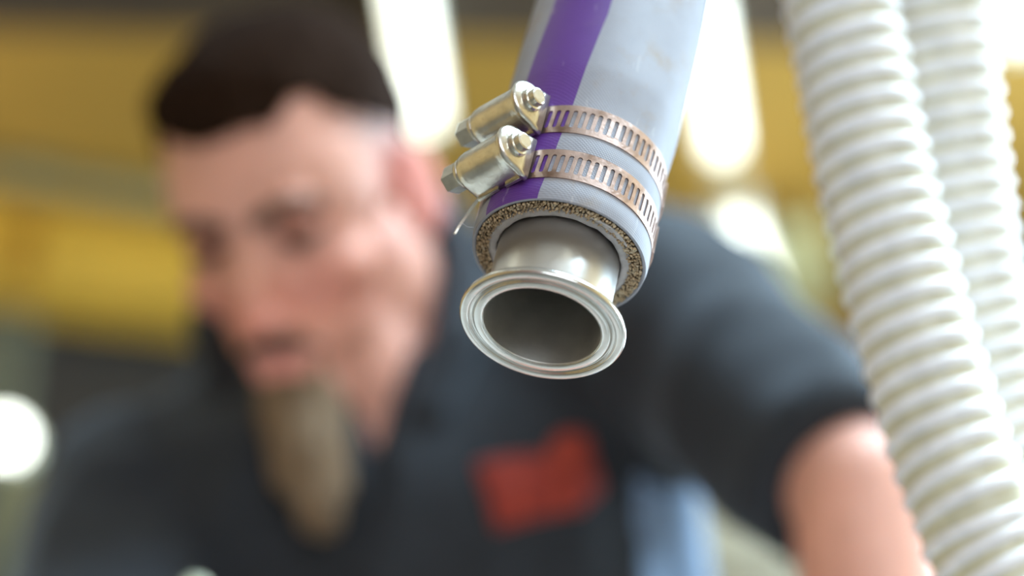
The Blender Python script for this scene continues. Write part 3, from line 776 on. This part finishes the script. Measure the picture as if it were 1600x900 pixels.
# hair: a cropped cap cut along the hairline
hm_ = remesh([hel((0, -10, 46), (79, 100, 80)), hel((0, 22, 40), (71, 70, 66)), hel((-8, 30, 80), (58, 52, 36)), hel((0, -10, 88), (62, 78, 38))], .0035, 6)
bm = bmesh.new(); bm.from_mesh(hm_)
dele = []
for v in bm.verts:
    l = (HRi @ (v.co - HO))*(1000/HS)
    ang = math.atan2(abs(l.x), l.y + 10)          # 0 at the front, pi at the back
    line = 66 if ang < .42 else 66 + 12*math.sin(min(1, (ang-.42)/.4)*math.pi) - 30*min(1, max(0, (ang-.75)/.8)) - 30*min(1, max(0, (ang-1.6)/.8))
    line += 3*noise.noise(l*.09)
    if l.z < line: dele.append(v)
    else: v.co += v.normal*(.0025*noise.noise(l*.06) + .0018*noise.noise(l*.25))
bmesh.ops.delete(bm, geom=dele, context='VERTS'); bm.to_mesh(hm_); bm.free()
for v in hm_.vertices: v.co -= mp_
ho = link('hair', hm_, person, M['hair']); sm = ho.modifiers.new('thickness', 'SOLIDIFY'); sm.thickness = .006; sm.offset = -1

# beard and moustache
def Bp(x, y, d): return at(x, y, d)
ch = H(0, 80, -106); BT = at(498, 805, 1.19)
bd = [hel((0, 74, -100), (25, 18, 18)), capsule(H(-20, 80, -82), H(-15, 84, -100), .005, .010), capsule(H(20, 80, -82), H(15, 84, -100), .005, .010),
      capsule(ch, ch.lerp(BT, .5), .026, .024), capsule(ch.lerp(BT, .5), BT, .024, .013), capsule(ch + HR @ V((-.012, 0, 0)), ch.lerp(BT, .7) + XA*-.012, .016, .012), capsule(ch + HR @ V((.012, 0, 0)), ch.lerp(BT, .75) + XA*.010, .016, .012)]
bme = remesh(bd, .0035, 5)
def strands(c):
    q = V((c.x*110, c.y*110, c.z*26)); return .0045*noise.noise(q) + .002*noise.noise(q*2.7)
displace(bme, strands)
for v in bme.vertices: v.co -= mp_
link('beard', bme, person, M['beard'])
mu = remesh([hcap((0, 94, -61), (15, 91, -63), 5.5, 5.5), hcap((15, 91, -63), (24, 82, -72), 5.5, 4), hcap((0, 94, -61), (-15, 91, -63), 5.5, 5.5), hcap((-15, 91, -63), (-24, 82, -72), 5.5, 4)], .0022, 4)
displace(mu, lambda c: .0015*noise.noise(c*300))
for v in mu.vertices: v.co -= mp_
link('moustache', mu, person, M['brow'])

# shirt
def sleeve(sh, el, k, r0, r1):
    a = sh; b = sh.lerp(el, k); d_ = (b-a).normalized(); x, y, _ = frame_of(d_)
    return [capsule(a, sh.lerp(el, .3), .068, r0), cyl(sh.lerp(el, .12), b, r0, r1, 28)]
hemd = (ELL-SL).normalized()
sh_parts = [torso(.006), capsule(NB + dn*.055 - fr*.01, SL, .055, .068), capsule(NB + dn*.055 - fr*.01, SR, .055, .066),
            ellipsoid(SM - dn*.0 - fr*.085, (.16, .075, .105), Matrix((shx, -fr, -dn)).transposed())]
sh_parts += sleeve(SL, ELL, .94, .066, .056) + sleeve(SR, ELR, .95, .064, .064)
hang = V((0, 0, -1))
sh_parts += [capsule(SL + hang*.02, SL.lerp(ELL, .58) + hang*.045, .055, .034), capsule(SL + hang*.07 - shx*.02, SM.lerp(HIP, .8) + shx*.16, .045, .04)]
sme = remesh(sh_parts, .006, 8)
def folds(q):
    n1 = noise.noise(V((q.x*13, q.y*9, q.z*7))); n2 = noise.noise(q*24 + V((5, 1, 2)))
    return .008*(1-abs(n1)*2) + .003*n2 - .003
displace(sme, folds)
xs_ = (shx - dn*shx.dot(dn)).normalized()
for v in sme.vertices:                              # the open neck
    p = v.co - SM; u_, t_, f_ = p.dot(xs_) - .0, p.dot(dn), p.dot(fr)
    wd = .032*(.06 - t_)/.12
    if f_ > -.02 and t_ < .075 and abs(u_) < wd:
        v.co -= fr*(.05*min(1, (wd-abs(u_))/.02))
bvh = BVHTree.FromPolygons([v.co.copy() for v in sme.vertices], [tuple(p.vertices) for p in sme.polygons])
def seg_dist(p, a, b):
    ab = b-a; k = max(0, min(1, (p-a).dot(ab)/ab.length_squared)); return (p - a - ab*k).length
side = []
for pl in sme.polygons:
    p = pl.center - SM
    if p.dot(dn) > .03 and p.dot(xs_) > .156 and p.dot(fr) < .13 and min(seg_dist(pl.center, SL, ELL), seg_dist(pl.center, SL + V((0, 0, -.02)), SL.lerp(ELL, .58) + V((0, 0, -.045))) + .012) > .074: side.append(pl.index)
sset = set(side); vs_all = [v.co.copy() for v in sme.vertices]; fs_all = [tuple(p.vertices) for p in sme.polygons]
def submesh(name, faces):
    used = sorted({q for f in faces for q in f}); mp = {q: k for k, q in enumerate(used)}
    me_ = bpy.data.meshes.new(name); me_.from_pydata([tuple(vs_all[q] - mp_) for q in used], [], [tuple(mp[q] for q in f) for f in faces]); me_.update(); return me_
shirt = link('shirt', submesh('shirt', [f for i, f in enumerate(fs_all) if i not in sset]), person, M['shirt'])
sp = link('side_strip', submesh('side_strip', [fs_all[i] for i in side]), shirt, M['strip']); sp['label'] = 'grey-blue side panel of the dark shirt'  # lighter grey-blue on the shirt's flank below the arm
# collar
cl = []
for pts in ([(690, 330, 1.34), (722, 430, 1.30), (712, 530, 1.26), (668, 640, 1.235), (625, 735, 1.235)], [(330, 500, 1.34), (345, 590, 1.30), (420, 690, 1.27), (520, 760, 1.245), (595, 770, 1.235)]):
    P = [at(*q) for q in pts]; cl += [capsule(p, q, .017, .016) for p, q in zip(P, P[1:])]
cme = remesh(cl, .004, 4)
for v in cme.vertices: v.co -= mp_
link('collar', cme, shirt, M['shirt'])

# embroidered chest emblem, laid on the cloth
def decal(name, poly, origin, ax, ay, m, lift, parent, thick=.0015):
    """fan of points on the shirt; poly in metres along ax, ay"""
    n = fr; pts = []
    def drop(u, v):
        p = origin + ax*u + ay*v + n*.25
        h = bvh.ray_cast(p, -n, .6)
        return (h[0] if h[0] is not None else p - n*.25)
    cx = sum(p[0] for p in poly)/len(poly); cy = sum(p[1] for p in poly)/len(poly); N_ = len(poly); vs = []
    rings_ = (1, .75, .5, .25)
    for s in rings_:
        for x, y in poly: vs.append(drop(cx+(x-cx)*s, cy+(y-cy)*s) + n*lift)
    vs.append(drop(cx, cy) + n*lift); nn = len(vs)
    fs = []
    for i in range(len(rings_)-1):
        for j in range(N_): k = (j+1) % N_; fs.append((i*N_+j, i*N_+k, (i+1)*N_+k, (i+1)*N_+j))
    for j in range(N_): fs.append(((len(rings_)-1)*N_+j, (len(rings_)-1)*N_+(j+1) % N_, nn-1))
    vs2 = [v - n*(lift+thick) for v in vs]; top = list(fs)
    fs = top + [tuple(nn+q for q in f)[::-1] for f in top] + [(j, nn+j, nn+(j+1) % N_, (j+1) % N_) for j in range(N_)]
    return mk(name, (vs+vs2, fs), m, parent, True, off=mp_)
def on_shirt(px, py):
    r = (at(px, py, 1) - CAM).normalized(); h = bvh.ray_cast(CAM, r, 4); return h[0]
eo = on_shirt(840, 755)
ax = (on_shirt(925, 745) - on_shirt(755, 768)); ax = (ax - fr*ax.dot(fr)).normalized(); ay = fr.cross(ax); ay = ay if ay.z > 0 else -ay
def dense(poly, k=6): return [(a_[0]+(b_[0]-a_[0])*t/k, a_[1]+(b_[1]-a_[1])*t/k) for a_, b_ in zip(poly, poly[1:]+poly[:1]) for t in range(k)]
S_ = 1/2590
emb = decal('chest_emblem', dense([(q*S_, r_*S_) for q, r_ in ((-96, 40), (-40, 44), (20, 40), (48, 46), (66, 70), (84, 62), (90, 20), (100, -22), (62, -50), (0, -52), (-70, -62), (-78, -20))], 4), eo, ax, ay, M['patch'], .002, shirt)
emb['label'] = 'blurred red emblem on the chest of the shirt'
decal('emblem_crest', [(S_*(52 + 30*math.cos(2*math.pi*k/20)), S_*(40 + 30*math.sin(2*math.pi*k/20))) for k in range(20)], eo, ax, ay, M['patch2'], .004, emb)
for k, (u, h_) in enumerate(((-62, 26), (-30, 30), (2, 28), (34, 24), (64, 24))):
    decal('emblem_bar', dense([(S_*(u-9), -S_*(18+h_)), (S_*(u+9), -S_*(18+h_)), (S_*(u+9), -S_*(18-h_)), (S_*(u-9), -S_*(18-h_))], 3), eo, ax, ay, M['patch2'] if k % 2 else M['patch'], .0035, emb)

# trousers and boots
tr = [loft([elring(HIP + V((0, 0, z)), .172, .125, V((1, 0, 0)), V((0, 1, 0))) for z in (.06, 0, -.08)])]
for hp, sx in ((HPL, 1), (HPR, -1)):
    kn_ = V((mp_.x + sx*.11, mp_.y - .01, .5)); an = V((mp_.x + sx*.12, mp_.y + .05, .12))
    tr += [capsule(hp, kn_, .098, .078), capsule(kn_, an, .076, .068)]
tme = remesh(tr, .008, 6)
displace(tme, lambda c: .004*noise.noise(c*14))
for v in tme.vertices: v.co -= mp_
link('trousers', tme, person, M['jeans'])
for sx in (1, -1):
    an = V((mp_.x + sx*.12, mp_.y + .05, .11)); b_ = [capsule(an, V((an.x, an.y, .06)), .052, .05), capsule(V((an.x, an.y + .02, .05)), V((an.x + sx*.02, an.y - .15, .042)), .048, .04)]
    bme = remesh(b_, .006, 3)
    for v in bme.vertices: v.co.z = max(v.co.z, .012); v.co -= mp_
    bo = link('boot', bme, person, M['boot'])
    mk('sole', prism([(an.x + q[0], an.y + q[1]) for q in ((-.045, .06), (.045, .06), (.045 + sx*.01, -.1), (.03 + sx*.02, -.19), (-.03 + sx*.02, -.19), (-.045 + sx*.01, -.1))], 0, .018), M['boot'], bo, off=mp_)

# ------------------------------------------------------------------ bench under the man's hands
bx0, bx1, by0, by1 = -.75, .245, .72, 1.18
root = empty('work_bench', ((bx0+bx1)/2, (by0+by1)/2, 0)); tag(root, 'pale-topped work bench below the man\'s hands', 'bench'); o0 = V(root.location)
mk('bench_top', box(((bx0+bx1)/2, (by0+by1)/2, BENCH-.02), (bx1-bx0, by1-by0, .04)), M['bench'], root, off=o0)
for x in (bx0+.04, bx1-.04):
    for y in (by0+.04, by1-.04): mk('leg', box((x, y, (BENCH-.04)/2), (.045, .045, BENCH-.04)), M['bench_leg'], root, off=o0)
mk('lower_shelf', box(((bx0+bx1)/2, (by0+by1)/2, .2), (bx1-bx0-.06, by1-by0-.06, .02)), M['bench'], root, off=o0)
# pale ball on a valve stem at the bottom edge
kp = at(306, 926, .98)
root = empty('valve_stem', (kp.x, kp.y, BENCH)); tag(root, 'pale round knob on a steel stem at the bottom edge', 'valve')
hh = kp.z - BENCH
mk('stem', cyl((0, 0, 0), (0, 0, hh), .005), M['steel'], root, True)
mk('stem_base', lathe([(.0001, 0), (.03, 0), (.03, .008), (.012, .02), (.006, .04), (.0001, .04)], 24, False), M['steel'], root, True)
mk('knob', ellipsoid((0, 0, hh), (.0075, .0075, .0075)), M['knob'], root, True)
